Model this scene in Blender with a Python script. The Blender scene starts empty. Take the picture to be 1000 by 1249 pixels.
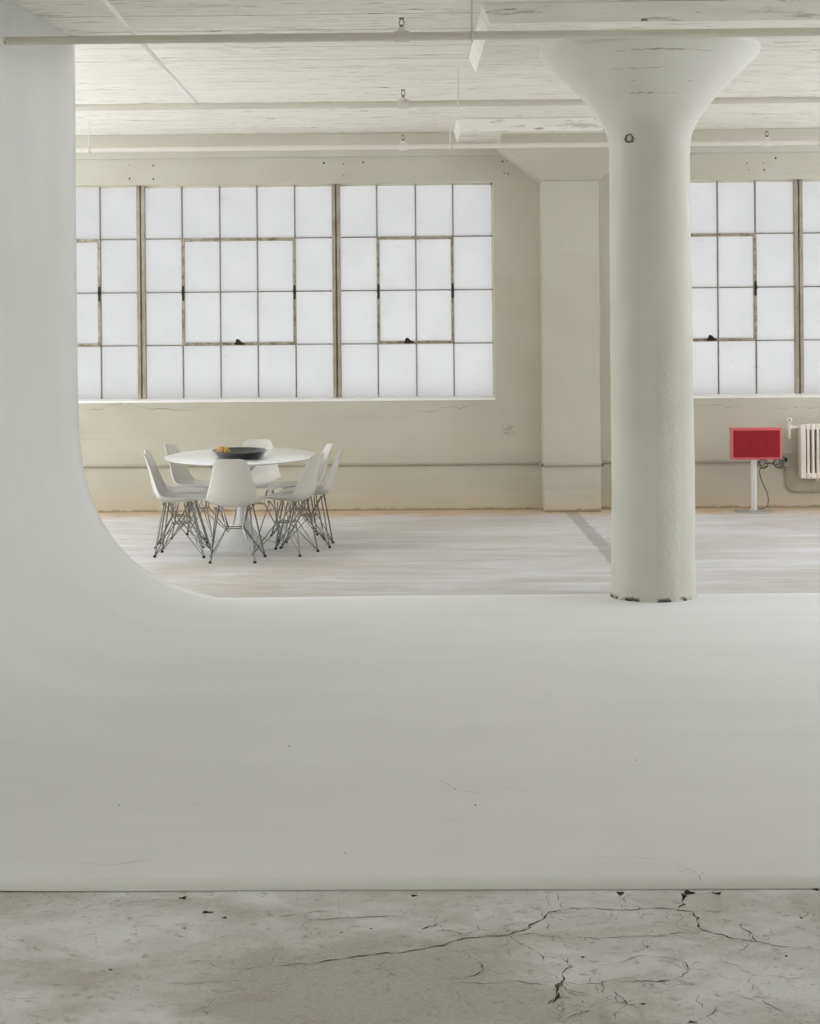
import bpy, bmesh, math, random
from mathutils import Vector, Matrix
random.seed(7)
PI = math.pi
C = bpy.context.scene.collection
SC = bpy.context.scene

# ------------------------------------------------------------------ camera
FPX, PPX, PPY = 2294.0, 451.2, 404.65      # focal length and principal point of a 1000 x 1249 frame
CAM_H, YAW, ROLL = 1.696, -0.0173, 0.0087
cam_data = bpy.data.cameras.new('camera')
cam = bpy.data.objects.new('camera', cam_data)
C.objects.link(cam)
r0 = Vector((math.cos(YAW), -math.sin(YAW), 0)); fw = Vector((math.sin(YAW), math.cos(YAW), 0)); u0 = Vector((0, 0, 1))
rv = r0*math.cos(ROLL) - u0*math.sin(ROLL); uv = u0*math.cos(ROLL) + r0*math.sin(ROLL)
cam.matrix_world = Matrix(((rv.x, uv.x, -fw.x, 0), (rv.y, uv.y, -fw.y, 0), (rv.z, uv.z, -fw.z, CAM_H), (0, 0, 0, 1)))
cam_data.sensor_fit = 'HORIZONTAL'; cam_data.sensor_width = 36
cam_data.lens = FPX/1000*36
cam_data.shift_x = (500-PPX)/1000; cam_data.shift_y = -(624.5-PPY)/1000
cam_data.clip_start = 0.1; cam_data.clip_end = 200
SC.camera = cam

# ------------------------------------------------------------------ sky and lamps
world = bpy.data.worlds.new('overcast_sky'); SC.world = world; world.use_nodes = True
wt = world.node_tree; bg = wt.nodes['Background']
# overcast sky: brighter overhead than at the horizon, pale ground below it
wg = wt.nodes.new('ShaderNodeNewGeometry'); wx = wt.nodes.new('ShaderNodeSeparateXYZ'); wr = wt.nodes.new('ShaderNodeValToRGB'); wm = wt.nodes.new('ShaderNodeMapRange')
wt.links.new(wg.outputs['Normal'], wx.inputs[0]); wt.links.new(wx.outputs['Z'], wm.inputs['Value'])
wm.inputs['From Min'].default_value = -1; wm.inputs['From Max'].default_value = 1
wt.links.new(wm.outputs['Result'], wr.inputs['Fac']); wt.links.new(wr.outputs['Color'], bg.inputs['Color'])
wr.color_ramp.elements[0].position = 0.46; wr.color_ramp.elements[0].color = (0.262, 0.263, 0.264, 1)
wr.color_ramp.elements[1].position = 0.50; wr.color_ramp.elements[1].color = (0.325, 0.327, 0.328, 1)
e_ = wr.color_ramp.elements.new(1.0); e_.color = (0.96, 0.98, 1.0, 1)
bg.inputs['Strength'].default_value = 3.1

def area(name, loc, rot, sx, sy, power, color):
    d = bpy.data.lights.new(name, 'AREA'); d.shape = 'RECTANGLE'; d.size = sx; d.size_y = sy
    d.energy = power; d.color = color
    o = bpy.data.objects.new(name, d); C.objects.link(o); o.location = loc; o.rotation_euler = rot
    return o
# added fill lamp, standing in for daylight from unseen windows on the left
area('added_fill_left', (-8.9, 7.0, 2.1), (PI/2, 0, -PI/2), 20.0, 2.2, 290, (0.95, 0.99, 1.0))
# added fill lights aimed up at the ceiling, out of view on either side
area('added_ceiling_fill', (8.9, 13.8, 1.9), (PI, 0, 0), 3.0, 7.0, 610, (0.94, 0.985, 1.22))
area('added_ceiling_fill', (-6.6, 13.5, 1.9), (PI, 0, 0), 3.0, 8.0, 455, (0.94, 0.985, 1.22))

SC.view_settings.view_transform = 'Standard'
SC.view_settings.look = 'None'
SC.view_settings.gamma = 1.0
SC.view_settings.use_curve_mapping = False
SC.view_settings.exposure = 0.0
SC.cycles.use_denoising = True
SC.cycles.max_bounces = 12
SC.cycles.diffuse_bounces = 8
SC.cycles.caustics_reflective = False
SC.cycles.caustics_refractive = False
SC.cycles.sample_clamp_indirect = 6.0

# ------------------------------------------------------------------ materials
class N:
    """a small node-graph writer"""
    def __init__(s, name):
        s.m = bpy.data.materials.new(name); s.m.use_nodes = True
        s.t = s.m.node_tree; s.b = s.t.nodes['Principled BSDF']; s.out = s.t.nodes['Material Output']
        s.co = s.n('ShaderNodeNewGeometry').outputs['Position']
    def n(s, kind, **kw):
        k = s.t.nodes.new(kind)
        for a, v in kw.items(): setattr(k, a, v)
        return k
    def link(s, a, b): s.t.links.new(a, b)
    def put(s, sock, v):
        if hasattr(v, 'links'): s.link(v, sock)
        else: sock.default_value = v
    def mapping(s, scale, loc=(0, 0, 0)):
        k = s.n('ShaderNodeMapping'); s.link(s.co, k.inputs[0]); k.inputs['Scale'].default_value = scale; k.inputs['Location'].default_value = loc
        return k.outputs[0]
    def noise(s, scale, detail=4, rough=0.55, vec=None, dist=0.0):
        k = s.n('ShaderNodeTexNoise'); s.link(vec if vec is not None else s.co, k.inputs['Vector'])
        k.inputs['Scale'].default_value = scale; k.inputs['Detail'].default_value = detail
        k.inputs['Roughness'].default_value = rough; k.inputs['Distortion'].default_value = dist
        return k.outputs['Fac']
    def ramp(s, fac, a, b, lo=0.0, hi=1.0, smooth=True):
        k = s.n('ShaderNodeMapRange'); k.interpolation_type = 'SMOOTHSTEP' if smooth else 'LINEAR'
        s.put(k.inputs['Value'], fac); k.inputs['From Min'].default_value = a; k.inputs['From Max'].default_value = b
        k.inputs['To Min'].default_value = lo; k.inputs['To Max'].default_value = hi
        return k.outputs['Result']
    def math(s, op, a, b=0.0, c=0.0):
        k = s.n('ShaderNodeMath', operation=op); s.put(k.inputs[0], a); s.put(k.inputs[1], b); s.put(k.inputs[2], c)
        return k.outputs[0]
    def mix(s, fac, a, b):
        k = s.n('ShaderNodeMix', data_type='RGBA')
        s.put(k.inputs['Factor'], fac)
        for sock, v in ((k.inputs[6], a), (k.inputs[7], b)):
            if hasattr(v, 'links'): s.link(v, sock)
            else: sock.default_value = (*v, 1)
        return k.outputs[2]
    def xyz(s):
        k = s.n('ShaderNodeSeparateXYZ'); s.link(s.co, k.inputs[0]); return k.outputs
    def bump(s, h, strength=0.3, dist=0.01):
        k = s.n('ShaderNodeBump'); s.link(h, k.inputs['Height']); k.inputs['Strength'].default_value = strength
        k.inputs['Distance'].default_value = dist; s.link(k.outputs[0], s.b.inputs['Normal'])
    def done(s, color=None, rough=None, metal=None, spec=None):
        if color is not None:
            if hasattr(color, 'links'): s.link(color, s.b.inputs['Base Color'])
            else: s.b.inputs['Base Color'].default_value = (*color, 1)
        if rough is not None: s.put(s.b.inputs['Roughness'], rough)
        if metal is not None: s.put(s.b.inputs['Metallic'], metal)
        if spec is not None: s.put(s.b.inputs['Specular IOR Level'], spec)
        return s.m

def plain(name, color, rough=0.5, metal=0.0, spec=0.5, vary=0.06, scale=30.0):
    n = N(name)
    f = n.noise(scale, 3)
    c = n.mix(f, tuple(v*(1-vary) for v in color), tuple(min(1, v*(1+vary)) for v in color))
    return n.done(c, rough, metal, spec)

M = {}
# bare concrete floor
n = N('concrete_floor')
X, Y, Z = n.xyz()
big = n.noise(0.9, 5, 0.6, n.mapping((1, 1.3, 1)), 0.4)
mid = n.noise(4.0, 6, 0.65, None, 0.6)
fine = n.noise(60, 6, 0.7)
streak = n.noise(1.3, 6, 0.7, n.mapping((0.7, 4.0, 1)), 0.7)
c = n.mix(n.ramp(big, 0.36, 0.62), (0.47, 0.45, 0.405), (0.83, 0.84, 0.865))
c = n.mix(n.ramp(mid, 0.44, 0.70, 0, 0.6), c, (0.48, 0.455, 0.41))
brown = n.math('MULTIPLY', n.ramp(n.noise(1.6, 5, 0.65, n.mapping((1, 1, 1), (4.2, 1.7, 0)), 0.5), 0.5, 0.68), n.ramp(Y, 5.35, 4.85))
c = n.mix(n.math('MULTIPLY', brown, 0.7), c, (0.33, 0.255, 0.155))
c = n.mix(n.ramp(fine, 0.35, 0.75, 0, 0.4), c, (0.76, 0.75, 0.73))
c = n.mix(n.ramp(n.noise(23, 5, 0.75, None, 0.8), 0.53, 0.72, 0, 0.75), c, (0.30, 0.27, 0.22))
c = n.mix(n.ramp(n.noise(140, 3, 0.7), 0.57, 0.72, 0, 0.55), c, (0.20, 0.18, 0.15))
# worn, trowelled far part of the floor; pale tones tinted for the windows' bluish reflection
far = n.ramp(Y, 10.5, 11.5)
wear = n.noise(0.55, 5, 0.6, n.mapping((1, 1.6, 1), (2.3, 0.4, 0)), 0.6)
cf = n.mix(n.ramp(n.math('ADD', n.math('MULTIPLY', streak, 0.55), n.math('MULTIPLY', wear, 0.5)), 0.42, 0.66), (0.56, 0.54, 0.515), (0.73, 0.74, 0.77))
cf = n.mix(n.ramp(n.noise(3.0, 6, 0.7, n.mapping((0.8, 3.0, 1), (3, 1, 0))), 0.5, 0.8, 0, 0.5), cf, (0.80, 0.805, 0.82))
cf = n.mix(n.ramp(n.noise(9.0, 6, 0.75, n.mapping((0.7, 2.2, 1), (1, 5, 0)), 1.0), 0.56, 0.72, 0, 0.5), cf, (0.46, 0.44, 0.42))
brown_patch = n.math('MULTIPLY', n.math('MULTIPLY', n.ramp(n.math('ADD', Y, n.noise(1.3, 4)), 15.0, 13.9), n.ramp(n.math('ADD', X, n.noise(1.1, 4)), 0.9, -0.2)), n.ramp(n.noise(2.2, 6, 0.7, n.mapping((0.8, 2.4, 1), (6, 2, 0)), 0.5), 0.30, 0.62))  # noise-edged brown patch around and in front of the chairs
cf = n.mix(n.math('MULTIPLY', brown_patch, 0.75), cf, (0.50, 0.455, 0.39))
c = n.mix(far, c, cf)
# ochre stain along the foot of the window wall
stain = n.math('MULTIPLY', n.ramp(n.math('ADD', Y, n.math('MULTIPLY', n.noise(2.5, 4), 0.9)), 17.45, 18.05), n.ramp(n.noise(1.2, 3), 0.2, 0.6, 0.5, 0.95))
c = n.mix(stain, c, (0.58, 0.43, 0.27))
# grey filled joint running towards the wall under the column line
xw = n.math('ADD', X, n.math('MULTIPLY', n.math('SUBTRACT', n.noise(2.0, 6, 0.75), 0.5), 0.11))
band = n.math('MULTIPLY', n.ramp(xw, 1.485, 1.505), n.ramp(xw, 1.63, 1.60))
c = n.mix(n.math('MULTIPLY', n.math('MULTIPLY', band, far), 0.5), c, (0.22, 0.22, 0.235))
n.bump(n.math('ADD', n.math('MULTIPLY', fine, 0.35), n.math('MULTIPLY', mid, 0.4)), 0.25, 0.006)
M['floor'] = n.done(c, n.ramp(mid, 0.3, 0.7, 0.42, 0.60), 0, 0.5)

# cream painted board-marked concrete wall
n = N('cream_painted_wall')
X, Y, Z = n.xyz()
lines = n.noise(1.0, 5, 0.6, n.mapping((0.35, 1, 6.0)))
c = n.mix(n.ramp(n.noise(1.1, 4, 0.6), 0.35, 0.7), (0.515, 0.500, 0.397), (0.563, 0.550, 0.449))
c = n.mix(n.ramp(lines, 0.30, 0.44, 0.30, 0), c, (0.44, 0.415, 0.33))
c = n.mix(n.ramp(lines, 0.55, 0.8, 0, 0.35), c, (0.624, 0.612, 0.532))
c = n.mix(n.ramp(n.noise(26, 4, 0.8), 0.68, 0.76, 0, 0.5), c, (0.42, 0.39, 0.30))
# scuffed patch low on the pier beside the pilaster
d = n.n('ShaderNodeVectorMath', operation='DISTANCE'); n.link(n.co, d.inputs[0]); d.inputs[1].default_value = (0.995, 17.84, 0.75)
patch = n.math('MULTIPLY', n.ramp(d.outputs['Value'], 0.09, 0.02), n.ramp(n.noise(24, 4, 0.7), 0.42, 0.62))
c = n.mix(n.math('MULTIPLY', patch, 0.7), c, (0.30, 0.29, 0.24))
# dark ragged gap at the foot
foot = n.ramp(n.math('ADD', Z, n.math('MULTIPLY', n.noise(6, 6, 0.85), -0.08)), -0.012, -0.034)
c = n.mix(n.math('MULTIPLY', foot, 0.9), c, (0.085, 0.065, 0.04))
warm = n.ramp(n.math('ADD', Z, n.math('MULTIPLY', n.noise(3, 4), -0.2)), 0.10, -0.10, 0, 0.4)
c = n.mix(warm, c, (0.62, 0.50, 0.33))
n.bump(n.math('ADD', n.math('MULTIPLY', n.noise(9, 6, 0.65), 0.6), lines), 0.35, 0.012)
M['wall'] = n.done(c, 0.55, 0, 0.35)

# board-formed ceiling with dark gouges
n = N('board_formed_ceiling')
grain = n.noise(2.0, 6, 0.7, n.mapping((0.5, 11.0, 1)))
c = n.mix(n.ramp(grain, 0.3, 0.7), (0.81, 0.79, 0.705), (0.90, 0.885, 0.815))
c = n.mix(n.ramp(n.noise(3.0, 5, 0.75, n.mapping((0.7, 12.0, 1), (5, 0, 0))), 0.55, 0.66, 0, 0.75), c, (0.50, 0.465, 0.38))
gouge = n.math('MULTIPLY', n.ramp(n.noise(4.5, 3, 0.6, n.mapping((0.9, 9.0, 1), (0, 7, 0))), 0.625, 0.67), n.ramp(n.noise(0.9, 3), 0.40, 0.54))
c = n.mix(n.math('MULTIPLY', gouge, 0.85), c, (0.17, 0.15, 0.11))
n.bump(n.math('SUBTRACT', grain, n.math('MULTIPLY', gouge, 1.0)), 0.5, 0.015)
M['ceiling'] = n.done(c, 0.7, 0, 0.25)

# column paint
n = N('painted_column')
X, Y, Z = n.xyz()
c = n.mix(n.ramp(n.noise(2.0, 4), 0.35, 0.7), (0.656, 0.651, 0.584), (0.703, 0.703, 0.641))
c = n.mix(n.ramp(n.noise(34, 4, 0.8), 0.69, 0.76, 0, 0.55), c, (0.36, 0.34, 0.28))
# ragged dark line where the column meets the cove floor
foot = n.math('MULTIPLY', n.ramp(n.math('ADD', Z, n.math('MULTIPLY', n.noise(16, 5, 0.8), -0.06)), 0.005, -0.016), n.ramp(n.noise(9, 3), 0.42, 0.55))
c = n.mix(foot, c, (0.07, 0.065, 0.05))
seam = n.math('MULTIPLY', n.ramp(n.math('ABSOLUTE', n.math('SUBTRACT', X, n.math('ADD', 1.60, n.math('MULTIPLY', n.noise(2.5, 3), 0.08)))), 0.10, 0.02), n.ramp(Z, 1.75, 1.4))
rip = n.noise(15, 5, 0.65, n.mapping((1, 1, 0.7)), 0.8)
h = n.math('ADD', n.math('MULTIPLY', n.math('MULTIPLY', rip, seam), 4.0), n.math('MULTIPLY', n.noise(7, 6, 0.6), 0.7))
n.bump(h, 0.45, 0.01)
M['column'] = n.done(c, 0.5, 0, 0.4)

# cyclorama paint
n = N('cove_paint')
c = n.mix(n.ramp(n.noise(1.3, 4, 0.6, n.mapping((0.5, 1.6, 1))), 0.3, 0.7), (0.861, 0.872, 0.880), (0.894, 0.905, 0.913))
c = n.mix(n.ramp(n.noise(5.0, 5, 0.7, n.mapping((0.8, 4.0, 1))), 0.62, 0.78, 0, 0.35), c, (0.66, 0.655, 0.62))
n.bump(n.noise(2.2, 4, 0.5), 0.08, 0.02)
M['cove'] = n.done(c, 0.5, 0, 0.35)

# frosted pane
n = N('frosted_glass')
t = n.n('ShaderNodeBsdfTranslucent'); dd = n.n('ShaderNodeBsdfDiffuse'); g = n.n('ShaderNodeBsdfGlossy'); g.inputs['Roughness'].default_value = 0.25
sm = n.math('MULTIPLY', n.ramp(n.noise(9, 5, 0.7, n.mapping((1, 1, 2.4))), 0.60, 0.74), n.ramp(n.noise(1.3, 2), 0.46, 0.60))
tc = n.mix(n.ramp(n.noise(2.5, 3), 0.3, 0.7), (0.745, 0.745, 0.745), (0.785, 0.785, 0.785))
tc = n.mix(n.math('MULTIPLY', sm, 0.6), tc, (0.58, 0.55, 0.50))
n.link(tc, t.inputs['Color']); dd.inputs['Color'].default_value = (0.1, 0.1, 0.1, 1)
a = n.n('ShaderNodeAddShader'); n.link(t.outputs[0], a.inputs[0]); n.link(dd.outputs[0], a.inputs[1])
m2 = n.n('ShaderNodeMixShader'); m2.inputs[0].default_value = 0.03; n.link(a.outputs[0], m2.inputs[1]); n.link(g.outputs[0], m2.inputs[2])
tp = n.n('ShaderNodeBsdfTransparent'); n.link(n.mix(0.5, tc, (0.8, 0.8, 0.8)), tp.inputs['Color'])
m3 = n.n('ShaderNodeMixShader'); m3.inputs[0].default_value = 0.70; n.link(m2.outputs[0], m3.inputs[1]); n.link(tp.outputs[0], m3.inputs[2])
n.link(m3.outputs[0], n.out.inputs['Surface'])
M['pane'] = n.m

# old steel: taupe paint breaking into rust
n = N('weathered_steel')
c = n.mix(n.ramp(n.noise(14, 5, 0.7), 0.42, 0.66), (0.40, 0.365, 0.295), (0.21, 0.17, 0.125))
c = n.mix(n.ramp(n.noise(40, 4, 0.7, n.mapping((1, 1, 0.4))), 0.6, 0.72, 0, 0.8), c, (0.075, 0.055, 0.04))
M['steel'] = n.done(c, 0.6, 0, 0.3)
n = N('mullion_paint')
c = n.mix(n.ramp(n.noise(5, 5, 0.7, n.mapping((1, 1, 0.6))), 0.35, 0.68), (0.43, 0.39, 0.33), (0.32, 0.27, 0.21))
M['mullion'] = n.done(c, 0.6, 0, 0.3)

M['muntin'] = plain('dark_muntin_paint', (0.23, 0.21, 0.165), 0.6, 0, 0.3, 0.35, 25)
M['pipe'] = plain('painted_pipe', (0.70, 0.675, 0.585), 0.5, 0, 0.4, 0.05, 12)
M['conduit_white'] = plain('white_conduit_paint', (0.92, 0.92, 0.90), 0.4, 0, 0.5, 0.03, 12)
M['conduit'] = plain('shaded_conduit_paint', (0.40, 0.375, 0.295), 0.45, 0, 0.4, 0.07, 9)  # colour darkened to carry the shadow line along the conduit
M['brass'] = plain('aged_brass', (0.20, 0.155, 0.09), 0.45, 0.6, 0.5, 0.3, 60)
M['dark_iron'] = plain('blackened_iron', (0.035, 0.03, 0.025), 0.6, 0.3, 0.4, 0.3, 60)
M['shell'] = plain('white_moulded_plastic', (0.65, 0.637, 0.60), 0.25, 0, 0.5, 0.015, 6)
M['chrome'] = plain('chromed_wire', (0.25, 0.25, 0.24), 0.25, 1.0, 0.5, 0.06, 40)
M['rubber'] = plain('black_glide', (0.012, 0.012, 0.012), 0.5, 0, 0.4, 0.1, 60)
M['table'] = plain('white_lacquer', (0.87, 0.875, 0.885), 0.15, 0, 0.5, 0.01, 6)
M['pedestal'] = plain('glossy_white_pedestal', (0.70, 0.70, 0.69), 0.06, 0.0, 1.0, 0.02, 6)
M['black'] = plain('black_lacquer', (0.010, 0.009, 0.009), 0.12, 0, 0.6, 0.1, 20)
n = N('golden_crust')
c = n.mix(n.ramp(n.noise(55, 4, 0.6), 0.4, 0.62), (0.66, 0.46, 0.15), (0.36, 0.20, 0.05))
M['gold'] = n.done(c, 0.5, 0, 0.4)
M['red'] = plain('red_lacquer', (0.68, 0.125, 0.135), 0.3, 0, 0.5, 0.04, 10)
n = N('red_grille_cloth')
k = n.n('ShaderNodeTexChecker'); n.link(n.mapping((260, 260, 260)), k.inputs['Vector']); k.inputs['Scale'].default_value = 1
c = n.mix(k.outputs['Fac'], (0.33, 0.022, 0.032), (0.27, 0.018, 0.027))
M['red_cloth'] = n.done(c, 0.8, 0, 0.2)
M['silver'] = plain('brushed_silver', (0.74, 0.74, 0.72), 0.35, 0.55, 0.5, 0.04, 40)
M['base_metal'] = plain('dull_base_metal', (0.42, 0.42, 0.385), 0.4, 0.4, 0.5, 0.05, 20)
M['radiator'] = plain('cream_radiator_enamel', (0.80, 0.765, 0.665), 0.4, 0, 0.45, 0.04, 16)
M['cable'] = plain('grey_cable', (0.13, 0.125, 0.115), 0.5, 0, 0.4, 0.1, 30)
M['plate_grey'] = plain('grey_outlet_cover', (0.36, 0.355, 0.30), 0.45, 0.1, 0.5, 0.06, 30)
M['crack'] = plain('crack_dirt', (0.11, 0.10, 0.085), 0.9, 0, 0.1, 0.45, 40)
M['chip'] = plain('chipped_hollow', (0.045, 0.043, 0.036), 0.9, 0, 0.1, 0.5, 90)
M['line'] = plain('old_paint_crack', (0.38, 0.345, 0.27), 0.8, 0, 0.2, 0.2, 20)
M['scuff'] = plain('cove_scuff', (0.42, 0.41, 0.385), 0.8, 0, 0.1, 0.1, 40)

# ------------------------------------------------------------------ mesh helpers
def mesh_obj(name, bm, mat, parent=None, smooth=None):
    me = bpy.data.meshes.new(name)
    bmesh.ops.recalc_face_normals(bm, faces=bm.faces[:])
    if smooth:
        for f_ in bm.faces: f_.smooth = True
    bm.to_mesh(me); bm.free()
    me.materials.append(M[mat])
    if smooth and smooth < 3.1: me.set_sharp_from_angle(angle=smooth)
    o = bpy.data.objects.new(name, me); C.objects.link(o)
    if parent is not None: o.parent = parent
    return o

def tag(o, label, cat, group=None):
    o['label'] = label; o['category'] = cat
    if group: o['group'] = group
    return o

def thing(name, label, cat, loc=(0, 0, 0), rotz=0.0, group=None):
    o = bpy.data.objects.new(name, None); o.empty_display_size = 0.1; C.objects.link(o)
    o.location = loc; o.rotation_euler = (0, 0, rotz)
    return tag(o, label, cat, group)

def struct(o): o['kind'] = 'structure'; return o
def stuff(o): o['kind'] = 'stuff'; return o

def box(bm, x0, x1, y0, y1, z0, z1, bevel=0.0, seg=2):
    v = [bm.verts.new((x, y, z)) for x in (x0, x1) for y in (y0, y1) for z in (z0, z1)]
    fs = [bm.faces.new([v[i] for i in q]) for q in ((0, 1, 3, 2), (4, 6, 7, 5), (0, 4, 5, 1), (2, 3, 7, 6), (0, 2, 6, 4), (1, 5, 7, 3))]
    if bevel:
        es = list({e for f_ in fs for e in f_.edges})
        bmesh.ops.bevel(bm, geom=es, offset=bevel, segments=seg, affect='EDGES', profile=0.6)
    return bm

def hexa(bm, bottom, top):
    """solid between two four-point loops"""
    a = [bm.verts.new(p) for p in bottom]; b = [bm.verts.new(p) for p in top]
    bm.faces.new(a); bm.faces.new(b[::-1])
    for i in range(4): bm.faces.new((a[i], a[(i+1) % 4], b[(i+1) % 4], b[i]))
    return bm

def tube(bm, pts, r, k=8, cap=True):
    pts = [Vector(p) for p in pts]
    rad = r if isinstance(r, (list, tuple)) else [r]*len(pts)
    tang = []
    for i in range(len(pts)):
        a = pts[max(i-1, 0)]; b = pts[min(i+1, len(pts)-1)]
        tang.append((b-a).normalized())
    ref = Vector((0, 0, 1)) if abs(tang[0].z) < 0.9 else Vector((1, 0, 0))
    u_ = tang[0].cross(ref).normalized()
    rings = []
    for p, t_, q in zip(pts, tang, rad):
        u_ = (u_ - t_*u_.dot(t_)).normalized(); w_ = t_.cross(u_)
        rings.append([bm.verts.new(p + (u_*math.cos(2*PI*j/k) + w_*math.sin(2*PI*j/k))*q) for j in range(k)])
    for a, b in zip(rings, rings[1:]):
        for j in range(k): bm.faces.new((a[j], a[(j+1) % k], b[(j+1) % k], b[j]))
    if cap:
        bm.faces.new(rings[0][::-1]); bm.faces.new(rings[-1])
    return bm

def lathe(bm, prof, k=32, cx=0, cy=0, sx=1.0, sy=1.0, bottom=True, top=True):
    rings = [[bm.verts.new((cx + r*sx*math.cos(2*PI*j/k), cy + r*sy*math.sin(2*PI*j/k), z)) for j in range(k)] for r, z in prof]
    for a, b in zip(rings, rings[1:]):
        for j in range(k): bm.faces.new((a[j], a[(j+1) % k], b[(j+1) % k], b[j]))
    if bottom: bm.faces.new(rings[0][::-1])
    if top: bm.faces.new(rings[-1])
    return bm

def round_path(pts, r, n_=6):
    """polyline with its inner corners rounded"""
    pts = [Vector(p) for p in pts]; out = [pts[0]]
    for a, b, c_ in zip(pts, pts[1:], pts[2:]):
        d1 = (a-b); d2 = (c_-b); q = min(r, d1.length*0.49, d2.length*0.49)
        p1 = b + d1.normalized()*q; p2 = b + d2.normalized()*q
        for i in range(n_+1):
            t_ = i/n_; out.append(p1*(1-t_)**2 + b*2*t_*(1-t_) + p2*t_**2)
    out.append(pts[-1]); return out

def ribbon(bm, pts, w, to3d, sub=3, rough=0.16, taper=True, amp=1.0):
    """thin ragged ribbon lying on a surface, its line broken up by midpoint displacement"""
    P = [tuple(p) for p in pts]
    for k in range(sub):
        Q = [P[0]]
        for (x0, y0), (x1, y1) in zip(P, P[1:]):
            d_ = math.hypot(x1-x0, y1-y0)*rough*amp*random.uniform(-1, 1)
            l_ = math.hypot(x1-x0, y1-y0) or 1
            Q += [((x0+x1)/2-(y1-y0)/l_*d_, (y0+y1)/2+(x1-x0)/l_*d_), (x1, y1)]
        P = Q
    L = len(P); prev = None; ph = random.uniform(0, 6)
    for i, p in enumerate(P):
        a = P[max(i-1, 0)]; b = P[min(i+1, L-1)]
        dx, dy = b[0]-a[0], b[1]-a[1]; l_ = math.hypot(dx, dy) or 1
        ww = w*0.5*(0.75+0.45*math.sin(i*0.9+ph)+random.uniform(-0.35, 0.5))
        if taper: ww *= min(1, 0.25+min(i, L-1-i)/(0.15*L+1))
        ww = max(ww, w*0.08)
        q = (bm.verts.new(to3d(p[0]-dy/l_*ww, p[1]+dx/l_*ww)), bm.verts.new(to3d(p[0]+dy/l_*ww, p[1]-dx/l_*ww)))
        if prev: bm.faces.new((prev[0], prev[1], q[1], q[0]))
        prev = q

def blob(bm, x, y, rx, ry, to3d, k=18):
    vs = []
    for j in range(k):
        a = 2*PI*j/k; s_ = random.uniform(0.75, 1.05)*(0.85+0.3*math.sin(a*3+x*40))
        vs.append(bm.verts.new(to3d(x+rx*s_*math.cos(a), y+ry*s_*math.sin(a))))
    bm.faces.new(vs)

# ------------------------------------------------------------------ the room
YW, YG, CEIL = 17.84, 18.04, 3.5825
X0, X1, Y0 = -9.0, 11.0, -5.0
SILL, HEAD = 1.06, 3.112

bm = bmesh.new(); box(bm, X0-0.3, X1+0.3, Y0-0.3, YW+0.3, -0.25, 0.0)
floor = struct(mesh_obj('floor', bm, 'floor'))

# ceiling: strips left by the form boards, each a little higher or lower than the next
bm = bmesh.new()
y = Y0
while y < YW+0.3:
    w = random.uniform(0.12, 0.17); dz = random.uniform(0.0, 0.005)
    box(bm, X0-0.3, X1+0.3, y, min(y+w-0.002, YW+0.3), CEIL+dz, CEIL+0.30)
    y += w
ceiling = struct(mesh_obj('ceiling', bm, 'ceiling'))

WIN = [(-4.02, 0.872), (2.278, 7.17)]
bm = bmesh.new()
box(bm, X0, X1, YW, YW+0.3, 0, SILL)
box(bm, X0, X1, YW, YW+0.3, HEAD, CEIL)
box(bm, X0, WIN[0][0], YW, YW+0.3, SILL, HEAD)
box(bm, WIN[0][1], WIN[1][0], YW, YW+0.3, SILL, HEAD)
box(bm, WIN[1][1], X1, YW, YW+0.3, SILL, HEAD)
wall_back = struct(mesh_obj('wall_back', bm, 'wall'))
bm = bmesh.new(); box(bm, X0, X1, YW-0.03, YW, 3.357, CEIL, 0.004, 1)
mesh_obj('perimeter_beam', bm, 'wall', wall_back)

def open_wall(name, along, a0, a1, p0, p1):
    """side wall of the loft with tall window openings"""
    bm = bmesh.new()
    def b(u0_, u1_, z0, z1):
        if along == 'x': box(bm, u0_, u1_, p0, p1, z0, z1)
        else: box(bm, p0, p1, u0_, u1_, z0, z1)
    b(a0, a1, 0, 0.95); b(a0, a1, 3.25, CEIL)
    k = max(1, round((a1-a0)/5.9)); st = (a1-a0)/k
    for i in range(k+1):
        c_ = a0+i*st; b(max(a0, c_-0.35), min(a1, c_+0.35), 0.95, 3.25)
    return struct(mesh_obj(name, bm, 'wall'))
bm = bmesh.new(); box(bm, X0, X1, Y0-0.3, Y0, 0, CEIL); struct(mesh_obj('wall_front', bm, 'wall'))
open_wall('wall_right', 'y', Y0, YW, X1, X1+0.3)
open_wall('wall_left', 'y', Y0, YW, X0-0.3, X0)

on_wall = lambda x, z: (x, YW-0.0015, z)
bm = bmesh.new()
for pts in ([(2.747, 0.953), (2.971, 0.971), (3.087, 0.958), (3.18, 0.965)], [(3.504, 0.951), (3.627, 0.938), (3.743, 0.961), (3.936, 0.944)],
            [(-3.055, 0.992), (-2.82, 1.013), (-2.468, 0.995), (-1.883, 1.014)], [(-0.013, 0.999), (0.375, 0.98), (0.686, 1.001)]):
    ribbon(bm, pts, 0.006, on_wall)
stuff(mesh_obj('wall_crack', bm, 'line', wall_back))
bm = bmesh.new()
for x, z in ((-2.581, 3.303), (-2.582, 3.171), (-2.355, 3.293), (-2.355, 3.165), (-0.733, 3.3), (-0.546, 3.29), (-0.547, 3.181), (-0.359, 3.304), (0.962, 3.298), (1.001, 3.305),
             (0.976, 3.189), (1.015, 3.181), (3.54, 3.303), (3.269, 3.259), (3.423, 3.257), (3.284, 3.197), (3.431, 3.195)):
    r = random.uniform(0.006, 0.011)
    blob(bm, x, z, r, r*1.2, on_wall)
stuff(mesh_obj('anchor_hole', bm, 'chip', wall_back))

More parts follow.
